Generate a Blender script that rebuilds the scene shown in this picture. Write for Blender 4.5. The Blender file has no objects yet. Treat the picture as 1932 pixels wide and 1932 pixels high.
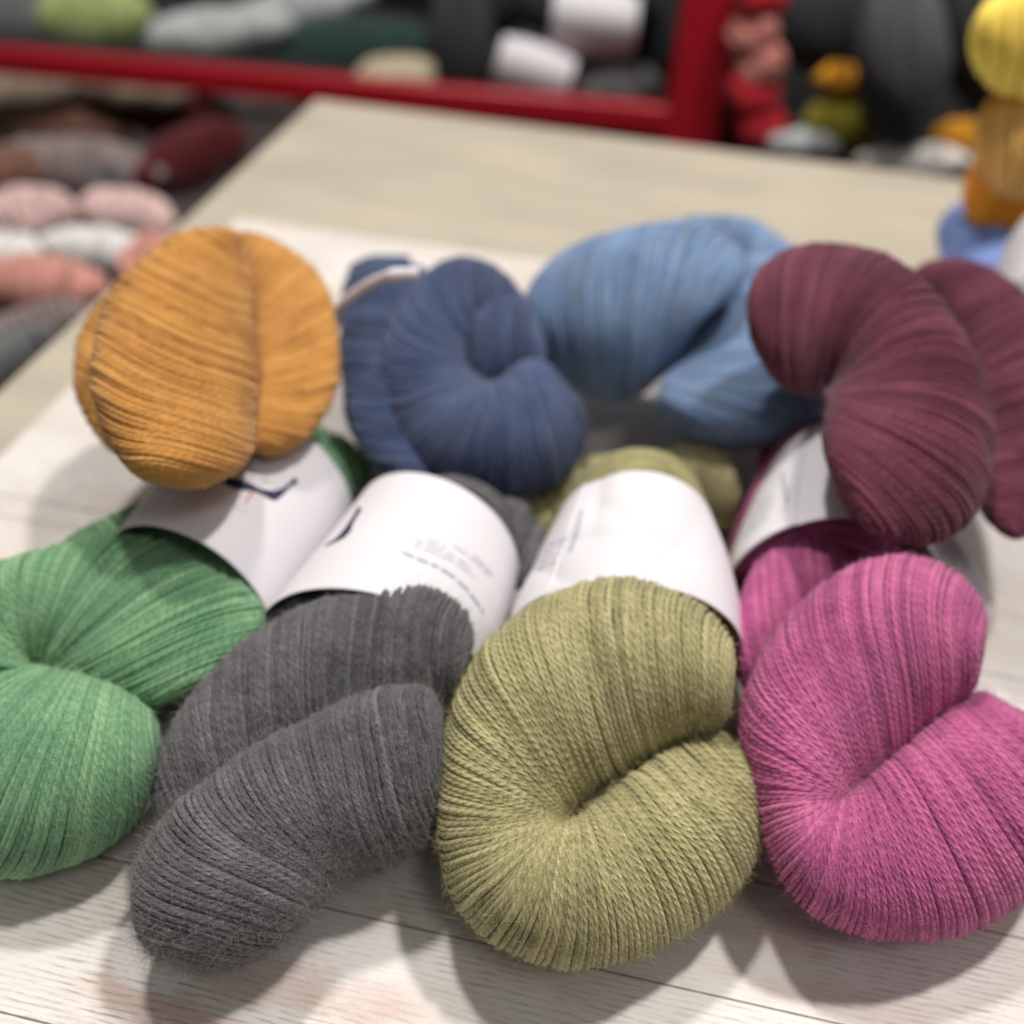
import bpy, math, random
import numpy as np
from mathutils import Vector, Matrix
from mathutils.bvhtree import BVHTree

# ------------------------------------------------------------------ camera
F = 1930.0            # focal length in units of a 1932-wide picture
CX = CY = 966.0
H = 0.30              # camera height over the board
VX = np.array([15466.0, -2666.0, 1930.0]); VX /= np.linalg.norm(VX)
VY = np.array([515.0, 1594.0, -1930.0]); VY -= VX * VX.dot(VY); VY /= np.linalg.norm(VY)
VZ = np.cross(VX, VY)
R = np.array([VX, VY, VZ])          # world from camera
EYE = np.array([0.0, 0.0, H])
RIGHT, UP, FWD = R[:, 0], R[:, 1], -R[:, 2]

scn = bpy.context.scene
COL = scn.collection
cd = bpy.data.cameras.new('camera'); cam = bpy.data.objects.new('camera', cd); COL.objects.link(cam)
M = Matrix(((R[0][0], R[0][1], R[0][2], EYE[0]), (R[1][0], R[1][1], R[1][2], EYE[1]),
            (R[2][0], R[2][1], R[2][2], EYE[2]), (0, 0, 0, 1)))
cam.matrix_world = M
cd.sensor_width = 36; cd.sensor_fit = 'HORIZONTAL'; cd.lens = 36 * F / 1932
cd.clip_start = 0.01; cd.clip_end = 60
cd.dof.use_dof = True; cd.dof.focus_distance = 0.278; cd.dof.aperture_fstop = 4.5
scn.camera = cam

# ------------------------------------------------------------------ world, lamps, exposure
w = bpy.data.worlds.new('World'); scn.world = w; w.use_nodes = True
bg = w.node_tree.nodes['Background']; bg.inputs[1].default_value = 0.28
# a shop's bright ceiling over darker surroundings
_t = w.node_tree.nodes.new('ShaderNodeTexCoord'); _s = w.node_tree.nodes.new('ShaderNodeSeparateXYZ'); _r = w.node_tree.nodes.new('ShaderNodeValToRGB')
w.node_tree.links.new(_t.outputs['Generated'], _s.inputs[0]); w.node_tree.links.new(_s.outputs[2], _r.inputs[0]); w.node_tree.links.new(_r.outputs[0], bg.inputs[0])
_r.color_ramp.elements[0].position = .0; _r.color_ramp.elements[0].color = (.14, .13, .125, 1)
_r.color_ramp.elements[1].position = .9; _r.color_ramp.elements[1].color = (1, .975, .95, 1)
scn.view_settings.view_transform = 'Standard'; scn.view_settings.look = 'None'
scn.view_settings.exposure = -0.2; scn.view_settings.gamma = 1.0

def lamp(name, loc, target, power, size, col):
    l = bpy.data.lights.new(name, 'AREA'); l.shape = 'DISK'; l.size = size; l.energy = power; l.color = col
    o = bpy.data.objects.new(name, l); COL.objects.link(o); o.location = loc
    o.rotation_euler = (Vector(target) - Vector(loc)).to_track_quat('-Z', 'Y').to_euler()
lamp('ceiling_or_fill_lamp', (0.46, 0.70, 1.88), (0, .4, 0), 31, 0.15, (1, .965, .92))
lamp('ceiling_or_fill_lamp', (-0.44, 0.84, 1.86), (0, .4, 0), 26, 0.15, (1, .965, .92))
lamp('ceiling_or_fill_lamp', (0.75, -0.75, 2.3), (0, .5, 0), 9, 0.6, (1, .97, .94))  # added soft front fill, brightens the faces of the balls and hanks
scn.cycles.max_bounces = 5; scn.cycles.diffuse_bounces = 3; scn.cycles.glossy_bounces = 2

rng = np.random.default_rng(7)

# ------------------------------------------------------------------ helpers
def ray(px, py):
    px = np.asarray(px, float); py = np.asarray(py, float)
    return FWD + ((px - CX) / F)[..., None] * RIGHT - ((py - CY) / F)[..., None] * UP

def at(px, py, z=None, Y=None):
    r = ray(px, py)
    if Y is not None: k = (Y - EYE[1]) / r[..., 1]
    else: k = (np.asarray(z) - H) / r[..., 2]
    return EYE + r * k[..., None], k

def srgb(r, g, b):
    f = lambda c: (c / 255 / 12.92) if c / 255 <= .04045 else ((c / 255 + .055) / 1.055) ** 2.4
    return (f(r), f(g), f(b), 1)

def empty(name, loc, label=None, cat=None, group=None):
    o = bpy.data.objects.new(name, None); COL.objects.link(o); o.location = loc
    o.empty_display_size = 0.02
    if label: o['label'] = label
    if cat: o['category'] = cat
    if group: o['group'] = group
    return o

def mesh_obj(name, V, Fq, mat, parent=None, uv=None, tone=None, smooth=True):
    me = bpy.data.meshes.new(name)
    V = np.asarray(V, np.float32)
    if isinstance(Fq, np.ndarray):
        n, k = Fq.shape
        me.vertices.add(len(V)); me.vertices.foreach_set('co', V.ravel())
        me.loops.add(n * k); me.loops.foreach_set('vertex_index', Fq.astype(np.int32).ravel())
        me.polygons.add(n); me.polygons.foreach_set('loop_start', np.arange(0, n * k, k, dtype=np.int32))
    else:
        me.from_pydata([tuple(map(float, v)) for v in V], [], Fq)
    me.update(calc_edges=True)
    if uv is not None:
        l = me.uv_layers.new(name='UVMap'); l.data.foreach_set('uv', np.asarray(uv, np.float32).ravel())
    if tone is not None:
        a = me.attributes.new('tone', 'FLOAT', 'POINT'); a.data.foreach_set('value', np.asarray(tone, np.float32))
    me.polygons.foreach_set('use_smooth', np.full(len(me.polygons), smooth))
    if mat: me.materials.append(mat)
    o = bpy.data.objects.new(name, me); COL.objects.link(o)
    if parent:
        o.parent = parent
        o.matrix_parent_inverse = Matrix.Translation(-(parent.location if parent.parent is None else Vector((0, 0, 0))))
    return o

def subpart(o, parent):
    o.parent = parent; o.matrix_parent_inverse = Matrix.Identity(4); o.location = (0, 0, 0)

def box(x0, x1, y0, y1, z0, z1):
    V = [(x, y, z) for z in (z0, z1) for y in (y0, y1) for x in (x0, x1)]
    Fc = [(0, 2, 3, 1), (4, 5, 7, 6), (0, 1, 5, 4), (2, 6, 7, 3), (0, 4, 6, 2), (1, 3, 7, 5)]
    return V, Fc

def box_obj(name, b, mat, parent=None, bev=0.002, seg=3):
    V, Fc = box(*b)
    o = mesh_obj(name, V, Fc, mat, parent, smooth=False)
    m = o.modifiers.new('b', 'BEVEL'); m.width = bev; m.segments = seg
    return o

# ------------------------------------------------------------------ materials
class NT:
    def __init__(s, name):
        s.m = bpy.data.materials.new(name); s.m.use_nodes = True
        s.t = s.m.node_tree; s.b = s.t.nodes['Principled BSDF']
    def n(s, typ, **kw):
        x = s.t.nodes.new(typ)
        for k, v in kw.items(): setattr(x, k, v)
        return x
    def l(s, a, b): s.t.links.new(a, b)
    def math(s, op, a, b=None, c=None):
        x = s.n('ShaderNodeMath', operation=op)
        for i, v in enumerate((a, b, c)):
            if v is None: continue
            if isinstance(v, (int, float)): x.inputs[i].default_value = v
            else: s.l(v, x.inputs[i])
        return x.outputs[0]
    def mix(s, fac, a, b, mode='MIX'):
        x = s.n('ShaderNodeMix', data_type='RGBA', blend_type=mode)
        for i, v in ((0, fac), (6, a), (7, b)):
            if isinstance(v, (int, float)): x.inputs[i].default_value = v
            elif isinstance(v, tuple): x.inputs[i].default_value = v
            else: s.l(v, x.inputs[i])
        return x.outputs[2]
    def noise(s, vec, scale, detail=2, rough=.5, dist=0):
        x = s.n('ShaderNodeTexNoise'); x.inputs['Scale'].default_value = scale
        x.inputs['Detail'].default_value = detail; x.inputs['Roughness'].default_value = rough
        x.inputs['Distortion'].default_value = dist
        if vec is not None: s.l(vec, x.inputs['Vector'])
        return x.outputs['Fac']
    def ramp(s, fac, p0, p1, c0=(0, 0, 0, 1), c1=(1, 1, 1, 1)):
        x = s.n('ShaderNodeValToRGB'); x.color_ramp.elements[0].position = p0; x.color_ramp.elements[1].position = p1
        x.color_ramp.elements[0].color = c0; x.color_ramp.elements[1].color = c1
        s.l(fac, x.inputs[0]); return x.outputs[0]
    def mapping(s, vec, scale=(1, 1, 1), rot=(0, 0, 0)):
        x = s.n('ShaderNodeMapping'); x.inputs['Scale'].default_value = scale; x.inputs['Rotation'].default_value = rot
        s.l(vec, x.inputs[0]); return x.outputs[0]

def yarn_mat(name, dark, mid, light, heather=.5, ply=1.0, fine=700, alt=None, altamt=.0):
    """wool: colour varies strand by strand and with dyed patches, the plies are a twist relief along the strand"""
    s = NT(name)
    geo = s.n('ShaderNodeNewGeometry').outputs['Position']
    uv = s.n('ShaderNodeUVMap', uv_map='UVMap').outputs[0]
    sp = s.n('ShaderNodeSeparateXYZ'); s.l(uv, sp.inputs[0])
    tone = s.n('ShaderNodeAttribute', attribute_name='tone').outputs['Fac']
    big = s.noise(geo, 45, 2)
    mids = s.noise(geo, 240, 3, .6)
    fin = s.noise(s.mapping(uv, (1.0, 2.2, 1)), 6.0, 3, .7)
    fi2 = s.noise(geo, fine * 2.6, 2, .6)
    f = s.math('MULTIPLY_ADD', s.math('SUBTRACT', tone, .5), .40, .5)
    f = s.math('ADD', f, s.math('MULTIPLY', s.math('SUBTRACT', big, .5), .6))
    f = s.math('ADD', f, s.math('MULTIPLY', s.math('SUBTRACT', mids, .5), .7 * heather))
    f = s.math('ADD', f, s.math('MULTIPLY', s.math('SUBTRACT', fin, .5), 1.1 * heather))
    f = s.math('ADD', f, s.math('MULTIPLY', s.math('SUBTRACT', fi2, .5), 1.2 * heather))
    r = s.n('ShaderNodeValToRGB'); e = r.color_ramp.elements
    e[0].position = .08; e[0].color = dark; e[1].position = .92; e[1].color = light
    m = e.new(.5); m.color = mid
    s.l(f, r.inputs[0]); col = r.outputs[0]
    if alt:
        cv = s.n('ShaderNodeCombineXYZ'); s.l(s.math('MULTIPLY', sp.outputs[0], .12), cv.inputs[0]); s.l(s.math('MULTIPLY', tone, 37.0), cv.inputs[1])
        a = s.ramp(s.noise(cv.outputs[0], 1.0, 2, .6), .50, .68)
        col = s.mix(s.math('MULTIPLY', a, altamt), col, alt)
    s.l(col, s.b.inputs['Base Color'])
    s.b.inputs['Roughness'].default_value = .85
    s.b.inputs['Specular IOR Level'].default_value = .18
    s.b.inputs['Sheen Weight'].default_value = .22
    s.b.inputs['Sheen Roughness'].default_value = .45
    # twist relief
    t = s.math('ADD', s.math('MULTIPLY', sp.outputs[1], 4.0), sp.outputs[0])
    g = s.math('ABSOLUTE', s.math('SINE', s.math('MULTIPLY', t, math.pi)))
    g = s.math('POWER', g, .8)
    h = s.math('ADD', s.math('MULTIPLY', g, ply), s.math('MULTIPLY', fin, .5))
    h = s.math('ADD', h, s.math('MULTIPLY', fi2, .35))
    bp = s.n('ShaderNodeBump'); bp.inputs['Strength'].default_value = 1.0; bp.inputs['Distance'].default_value = .00026
    s.l(h, bp.inputs['Height']); s.l(bp.outputs[0], s.b.inputs['Normal'])
    return s.m

def flat_mat(name, col, rough=.6, var=.12, scale=60, spec=.4, bump=0, sheen=0, bscale=None, metal=0):
    s = NT(name)
    geo = s.n('ShaderNodeNewGeometry').outputs['Position']
    nz = s.noise(geo, scale, 3, .6)
    dk = tuple(c * (1 - var) for c in col[:3]) + (1,); lt = tuple(min(1, c * (1 + var)) for c in col[:3]) + (1,)
    s.l(s.mix(nz, dk, lt), s.b.inputs['Base Color'])
    s.b.inputs['Roughness'].default_value = rough; s.b.inputs['Specular IOR Level'].default_value = spec
    s.b.inputs['Sheen Weight'].default_value = sheen; s.b.inputs['Metallic'].default_value = metal
    if bump:
        bp = s.n('ShaderNodeBump'); bp.inputs['Strength'].default_value = .6; bp.inputs['Distance'].default_value = bump
        s.l(s.noise(geo, bscale or scale * 3, 3), bp.inputs['Height']); s.l(bp.outputs[0], s.b.inputs['Normal'])
    return s.m

OLIVE = yarn_mat('olive_wool', srgb(108, 102, 70), srgb(164, 157, 113), srgb(204, 197, 150), .75)
GREY = yarn_mat('grey_wool', srgb(48, 47, 51), srgb(90, 88, 92), srgb(132, 130, 133), .95, ply=.75, alt=srgb(88, 74, 72), altamt=.4)
GREEN = yarn_mat('green_wool', srgb(60, 104, 76), srgb(106, 150, 112), srgb(158, 194, 146), .6, ply=.8)
MAGENTA = yarn_mat('magenta_wool', srgb(112, 48, 88), srgb(178, 84, 134), srgb(218, 124, 166), .7, ply=.9)
MUSTARD = yarn_mat('mustard_wool', srgb(134, 88, 44), srgb(190, 134, 66), srgb(222, 170, 96), .55, ply=.5)
NAVY = yarn_mat('navy_wool', srgb(38, 46, 72), srgb(64, 77, 110), srgb(94, 108, 142), .45, ply=.5, alt=srgb(90, 88, 98), altamt=.4)
BLUE = yarn_mat('light_blue_wool', srgb(78, 100, 132), srgb(112, 138, 174), srgb(154, 178, 208), .5, ply=.5, alt=srgb(118, 126, 138), altamt=.7)
BURG = yarn_mat('burgundy_wool', srgb(62, 24, 40), srgb(98, 45, 62), srgb(134, 74, 92), .55, ply=.6)

def paper_mat():
    s = NT('band_paper')
    geo = s.n('ShaderNodeNewGeometry').outputs['Position']
    s.l(s.mix(s.noise(geo, 25, 2), srgb(216, 212, 217), srgb(226, 222, 226)), s.b.inputs['Base Color'])
    s.b.inputs['Roughness'].default_value = .55; s.b.inputs['Specular IOR Level'].default_value = .3
    bp = s.n('ShaderNodeBump'); bp.inputs['Strength'].default_value = .25; bp.inputs['Distance'].default_value = .001
    s.l(s.noise(geo, 60, 3), bp.inputs['Height']); s.l(bp.outputs[0], s.b.inputs['Normal'])
    return s.m
PAPER = paper_mat()
INK = flat_mat('navy_ink', srgb(38, 36, 78), .6, .05)
PALEINK = flat_mat('faded_ink', srgb(172, 175, 188), .6, .1)
GREYINK = flat_mat('grey_ink', srgb(204, 202, 209), .6, .05)
REDINK = flat_mat('red_ink', srgb(206, 130, 142), .6, .05)

# ------------------------------------------------------------------ yarn body
def catmull(K, n):
    K = np.asarray(K, float); m = len(K)
    P = np.vstack([2 * K[0] - K[1], K, 2 * K[-1] - K[-2]])
    t = np.linspace(0, m - 1 - 1e-9, n); i = t.astype(int); f = (t - i)[:, None]
    a, b, c, d = P[i], P[i + 1], P[i + 2], P[i + 3]
    return .5 * (2 * b + (c - a) * f + (2 * a - 5 * b + 4 * c - d) * f ** 2 + (3 * b - 3 * c + d - a) * f ** 3)

FUZZ = []   # surface samples of the lobe being built, for loose fibres

def lobe(name, mat, parent, st, zc=.04, Y=None, tk=.9, tmax=1, r=.00095, layers=2, lean=0.0, wander=.42,
         seg=110, ns=7, seed=1, pw=1.0, zmin=.0, pitch=.0030, squash=.0, tabs=None, axis=None, dens=1.0, sp0=1.05, bow=0.0):
    """A bundle of parallel yarn bent along a spine. st = stations (x0,y0,x1,y1) of the near and far end of one loop of yarn
    as seen in the photo, zc their height over the board; every loop is a closed strand of its own thickness."""
    g = np.random.default_rng(seed)
    st = np.asarray(st, float)
    if st.shape[1] == 4:
        z = np.full(len(st), zc) if np.isscalar(zc) else np.interp(np.linspace(0, 1, len(st)), np.linspace(0, 1, len(zc)), zc)
        st = np.hstack([st, z[:, None]])
    n = 400
    D = catmull(st, n)
    A, B, Z = D[:, 0:2], D[:, 2:4], D[:, 4]
    mid = (A + B) / 2
    C, k = at(mid[:, 0], mid[:, 1], Y=Y) if Y is not None else at(mid[:, 0], mid[:, 1], z=Z)
    dv = B - A; ln = np.linalg.norm(dv, axis=1) + 1e-6
    U = (dv[:, 0] / ln)[:, None] * RIGHT - (dv[:, 1] / ln)[:, None] * UP
    a = ln / 2 * k / F
    N = EYE - C; N /= np.linalg.norm(N, axis=1)[:, None]
    if axis is not None: N = N * (1 - axis) + np.array([0, 0, 1.0]) * axis
    N -= U * (N * U).sum(1)[:, None]; N /= np.linalg.norm(N, axis=1)[:, None]
    amax = a.max()
    t = tk * np.sqrt(np.maximum(a, .0005) * amax) * np.minimum(1, np.sin(np.linspace(.0, math.pi, n)) * 6 + .25) ** .5
    if tabs is not None:
        t = np.interp(np.linspace(0, 1, n), np.linspace(0, 1, len(tabs)), tabs)
    def cum(P): return np.linalg.norm(np.diff(P, axis=0), axis=1)
    step = np.maximum.reduce([cum(C + U * a[:, None]), cum(C - U * a[:, None]), cum(C + N * t[:, None])])
    cs = np.concatenate([[0], np.cumsum(step)]); L = cs[-1]
    idx = np.arange(n, dtype=float)
    allP = []; tones = []; rr = []
    phi = np.linspace(-math.pi / 2, 1.5 * math.pi, seg, endpoint=False)
    for ly in range(layers):
        K = max(3, int(L / (2 * r * (sp0 if ly == 0 else 1.0)) * dens))
        s0 = (np.arange(K) + .5 * (ly % 2) + g.normal(0, .10, K)) * L / K
        off = np.zeros((K, seg))
        for h_ in (1, 2, 3, 5):
            off += g.normal(0, 1, K)[:, None] * np.sin(h_ * phi[None] + g.uniform(0, 6.28, K)[:, None]) * wander * r * .62 / h_ ** .7
        # neighbours drift together: smooth field
        for h_ in (2, 3, 4):
            off += np.sin(h_ * phi[None] + s0[:, None] / L * g.uniform(4, 11) + g.uniform(0, 6.28)) * r * 1.3 * wander
        S = s0[:, None] + off + lean * np.cos(phi)[None] + bow * np.sin(phi)[None] * np.clip(np.sin(s0 / L * math.pi), 0, 1)[:, None] ** .5
        S = np.clip(S, 0, L)
        u = np.interp(S, cs, idx)
        c_, s_ = np.cos(phi)[None], np.sin(phi)[None]
        cp = np.sign(c_) * np.abs(c_) ** pw; sp = np.sign(s_) * np.abs(s_) ** pw
        ins = r * (1.0 + 1.05 * ly) + g.normal(0, .14 * r, K)[:, None] - np.sin(phi[None] * 2 + g.uniform(0, 6.28, K)[:, None]) * r * .25
        # lumps shared by neighbouring strands
        ins = ins + r * .5 * np.sin(s0[:, None] / L * g.uniform(9, 25) + 2 * phi[None] + g.uniform(0, 6))
        f = lambda W: np.stack([np.interp(u, idx, W[:, j]) for j in range(3)], -1)
        aa = np.maximum(np.interp(u, idx, a) - ins, r * .4); tt = np.maximum(np.interp(u, idx, t) - ins, r * .4)
        P = f(C) + f(U) * (aa * cp)[..., None] + f(N) * (tt * sp)[..., None]
        rad = r * np.clip(g.normal(1, .09, K), .75, 1.25)
        allP.append(P); rr.append(rad); tones.append(np.clip(g.normal(.5 , .22, K), 0, 1))
    P = np.concatenate(allP); rad = np.concatenate(rr); tone = np.concatenate(tones)
    P[..., 2] = np.where(P[..., 2] < zmin + rad[:, None], zmin + rad[:, None] + (P[..., 2] - zmin - rad[:, None]) * .02 , P[..., 2])
    P[..., 2] = np.maximum(P[..., 2], zmin + .0002)
    K = len(P)
    T = np.roll(P, -1, 1) - np.roll(P, 1, 1); T /= np.linalg.norm(T, axis=2)[..., None] + 1e-12
    O = P - P.mean(1)[:, None]; O -= T * (O * T).sum(2)[..., None]; O /= np.linalg.norm(O, axis=2)[..., None] + 1e-12
    Bn = np.cross(T, O)
    th = np.arange(ns) / ns * 2 * math.pi
    V = P[:, :, None] + rad[:, None, None, None] * (np.cos(th)[None, None, :, None] * O[:, :, None] + np.sin(th)[None, None, :, None] * Bn[:, :, None])
    V[..., 2] = np.maximum(V[..., 2], zmin + .0001)
    kk = np.arange(K)[:, None, None] * seg * ns
    i = np.arange(seg)[None, :, None]; j = np.arange(ns)[None, None, :]
    i2 = (i + 1) % seg; j2 = (j + 1) % ns
    q = np.stack([kk + i * ns + j, kk + i2 * ns + j, kk + i2 * ns + j2, kk + i * ns + j2], -1).reshape(-1, 4)
    ds = np.linalg.norm(np.roll(P, -1, 1) - P, axis=2); al = np.cumsum(ds, 1); al0 = np.concatenate([np.zeros((K, 1)), al[:, :-1]], 1)
    ph = g.uniform(0, 50, K)[:, None]; pitch = pitch * np.clip(g.normal(1, .13, K), .7, 1.4)[:, None]
    a0 = (al0 / pitch + ph)[:, :, None] + j * 0; a1 = (al / pitch + ph)[:, :, None] + j * 0
    v0 = j / ns + a0 * 0; v1 = (j + 1) / ns + a0 * 0
    uv = np.stack([np.stack([a0, v0], -1), np.stack([a1, v0], -1), np.stack([a1, v1], -1), np.stack([a0, v1], -1)], 3).reshape(-1, 2)
    tn = np.repeat(tone, seg * ns)
    V = V.reshape(-1, 3)
    # inner body
    m1, m2 = 60, 28
    ui = np.linspace(2, n - 3, m1); ph2 = np.linspace(0, 2 * math.pi, m2, endpoint=False)
    fi = lambda W: np.stack([np.interp(ui, idx, W[:, jj]) for jj in range(3)], -1)
    ai = np.maximum(np.interp(ui, idx, a) - r * 2.6, r * .2); ti = np.maximum(np.interp(ui, idx, t) - r * 2.6, r * .2)
    Q = fi(C)[:, None] + fi(U)[:, None] * (ai[:, None] * np.cos(ph2)[None])[..., None] + fi(N)[:, None] * (ti[:, None] * np.sin(ph2)[None])[..., None]
    Q[..., 2] = np.maximum(Q[..., 2], zmin + .0004)
    b0 = len(V); ii = np.arange(m1 - 1)[:, None]; jj = np.arange(m2)[None]
    q2 = np.stack([ii * m2 + jj, (ii + 1) * m2 + jj, (ii + 1) * m2 + (jj + 1) % m2, ii * m2 + (jj + 1) % m2], -1).reshape(-1, 4) + b0
    # rounded closure of both ends: smaller and smaller rings up to the middle
    e_ = []; base_ = b0 + m1 * m2; jj1 = np.arange(m2)
    for q_, (row, nb) in enumerate(((0, 1), (m1 - 1, m1 - 2))):
        c_e = Q[row].mean(0); dirn = (Q[row].mean(0) - Q[nb].mean(0)); dirn /= np.linalg.norm(dirn) + 1e-9
        hgt = min(np.linalg.norm(Q[row] - c_e, axis=1).mean() * .35, .006); prev = b0 + row * m2
        for t_ in (.75, .45, .12):
            ringp = c_e + (Q[row] - c_e) * t_ + dirn * hgt * math.sqrt(1 - t_ * t_)
            ringp[:, 2] = np.maximum(ringp[:, 2], zmin + .0004)
            e_.append(ringp); cur_ = base_ + (len(e_) - 1) * m2
            q2 = np.vstack([q2, np.stack([prev + jj1, prev + (jj1 + 1) % m2, cur_ + (jj1 + 1) % m2, cur_ + jj1], -1)]); prev = cur_
    Q = np.concatenate([Q, np.stack(e_)])
    V = np.vstack([V, Q.reshape(-1, 3)]); q = np.vstack([q, q2]); uv = np.vstack([uv, np.zeros((len(q2) * 4, 2))])
    tn = np.concatenate([tn, np.full(len(Q) * m2, .1)])
    o = mesh_obj(name, V, q, mat, parent, uv=uv, tone=tn)
    o['n_strands'] = K
    K0 = int(max(3, int(L / (2 * r * sp0) * dens)))
    FUZZ.append((P[:K0].reshape(-1, 3), O[:K0].reshape(-1, 3), T[:K0].reshape(-1, 3), rad[:K0].repeat(seg)))
    return o

def fibres(parent, mat, n, length=.003, radius=.00003, seed=3, flat=.5):
    """loose wool hairs standing off the strands built since the last call"""
    g = np.random.default_rng(seed)
    P = np.vstack([f[0] for f in FUZZ]); O = np.vstack([f[1] for f in FUZZ]); T = np.vstack([f[2] for f in FUZZ])
    rd = np.concatenate([f[3] for f in FUZZ]); FUZZ.clear()
    ok = np.where(((EYE - P) * O).sum(1) > -.25 * np.linalg.norm(EYE - P, axis=1))[0]
    i = g.choice(ok, n)
    Lh = length * g.gamma(3, .33, n)
    n_pts = 6
    d = O[i] * np.abs(g.normal(.45, .35, n))[:, None] + T[i] * g.normal(0, 1, n)[:, None] + g.normal(0, .75, (n, 3)) * (1 - flat * .4)
    d /= np.linalg.norm(d, axis=1)[:, None]
    p = P[i] + O[i] * (rd[i] * .85)[:, None]
    pts = [p]; cur = g.normal(0, .55, (n, 3))
    for k in range(n_pts - 1):
        d = d + cur * .55 - O[i] * .10; d /= np.linalg.norm(d, axis=1)[:, None]
        inside = ((d * O[i]).sum(1) < 0) & (k < 1)
        d[inside] -= O[i][inside] * 2 * (d * O[i]).sum(1)[inside][:, None]
        p = p + d * (Lh / (n_pts - 1))[:, None]; pts.append(p)
    pts = np.stack(pts, 1)
    pts[..., 2] = np.maximum(pts[..., 2], .0004)
    hc = bpy.data.hair_curves.new('loose_fibres'); hc.add_curves([n_pts] * n)
    hc.attributes['position'].data.foreach_set('vector', pts.astype(np.float32).ravel())
    ra = hc.attributes.get('radius') or hc.attributes.new('radius', 'FLOAT', 'POINT')
    rv = np.tile(np.linspace(1, .45, n_pts), n) * radius * np.repeat(g.uniform(.6, 1.3, n), n_pts)
    ra.data.foreach_set('value', rv.astype(np.float32))
    hc.materials.append(mat)
    o = bpy.data.objects.new('loose_fibres', hc); COL.objects.link(o)
    o.parent = parent; o.matrix_parent_inverse = Matrix.Translation(-parent.location)
    return o

def fibre_mat(name, c):
    s = NT(name); s.b.inputs['Base Color'].default_value = c; s.b.inputs['Roughness'].default_value = .6
    s.b.inputs['Specular IOR Level'].default_value = .3
    return s.m

# ------------------------------------------------------------------ paper bands
def band(parent, secs, name='paper_band', ph0=-.35, ph1=math.pi + .35, p=1.0, dent=0.0, seed=0, mat=None, seam=None):
    """secs: list of (Lx,Ly,Rx,Ry,zc,b) sections front to back; a sheet of paper bent over the hank"""
    S = catmull(np.array(secs, float), 40); m = 72
    phi = np.linspace(ph0, ph1, m)
    A, _ = at(S[:, 0], S[:, 1], z=S[:, 4]); B, _ = at(S[:, 2], S[:, 3], z=S[:, 4])
    C = (A + B) / 2; W = (B - A) / 2
    c_, s_ = np.cos(phi), np.sin(phi); cp = np.sign(c_) * abs(c_) ** p; sp = np.sign(s_) * abs(s_) ** p
    P = C[:, None] + W[:, None] * cp[None, :, None] + np.array([0, 0, 1.0]) * (S[:, 5][:, None] * sp[None])[..., None]
    if dent:
        uu = np.linspace(0, 1, 40)[:, None]; vv = np.linspace(0, 1, m)[None]
        dz = np.zeros((40, m)); g = np.random.default_rng(seed)
        for _ in range(5):
            cu, cv, an = g.uniform(.2, .9), g.uniform(.3, .7), g.uniform(0, 3.14)
            dd = (uu - cu) * math.cos(an) + (vv - cv) * 1.4 * math.sin(an)
            al = -(uu - cu) * math.sin(an) + (vv - cv) * 1.4 * math.cos(an)
            dz -= dent * g.uniform(.4, 1) * np.exp(-np.abs(dd) / .06) * np.exp(-(al / .35) ** 2)
        P[..., 2] += dz
    P[..., 2] = np.maximum(P[..., 2], .0006)
    V = P.reshape(-1, 3); i = np.arange(39)[:, None]; j = np.arange(m - 1)[None]
    q = np.stack([i * m + j, i * m + j + 1, (i + 1) * m + j + 1, (i + 1) * m + j], -1).reshape(-1, 4)
    o = mesh_obj(name, V, q, mat or PAPER, parent)
    if seam:
        jj = np.where(phi >= seam)[0]; Pl = P[:, jj] + (P[:, jj] - C[:, None]) * .018; ml_ = len(jj)
        Pl[..., 2] = np.maximum(Pl[..., 2], .0006)
        ji = np.arange(ml_ - 1)[None]
        ql = np.stack([i * ml_ + ji, i * ml_ + ji + 1, (i + 1) * ml_ + ji + 1, (i + 1) * ml_ + ji], -1).reshape(-1, 4)
        fl = mesh_obj('overlap_flap', Pl.reshape(-1, 3), ql, mat or PAPER); fl.parent = o
        sf = fl.modifiers.new('t', 'SOLIDIFY'); sf.thickness = .0003; sf.offset = 0
    sm = o.modifiers.new('t', 'SOLIDIFY'); sm.thickness = .0003; sm.offset = 0
    VB = (P + (P - C[:, None]) * .018 * (phi >= (seam or 99))[None, :, None]).reshape(-1, 3)
    bvh = BVHTree.FromPolygons([Vector(v) for v in VB], [tuple(map(int, f)) for f in q])
    return o, bvh

def cast(bvh, x, y):
    d = Vector(ray(x, y)).normalized(); e = Vector(EYE)
    h, nrm, _, _ = bvh.ray_cast(e, d)
    if h is None: return None
    if nrm.dot(d) > 0: nrm = -nrm
    return h + nrm * .0004

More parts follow.
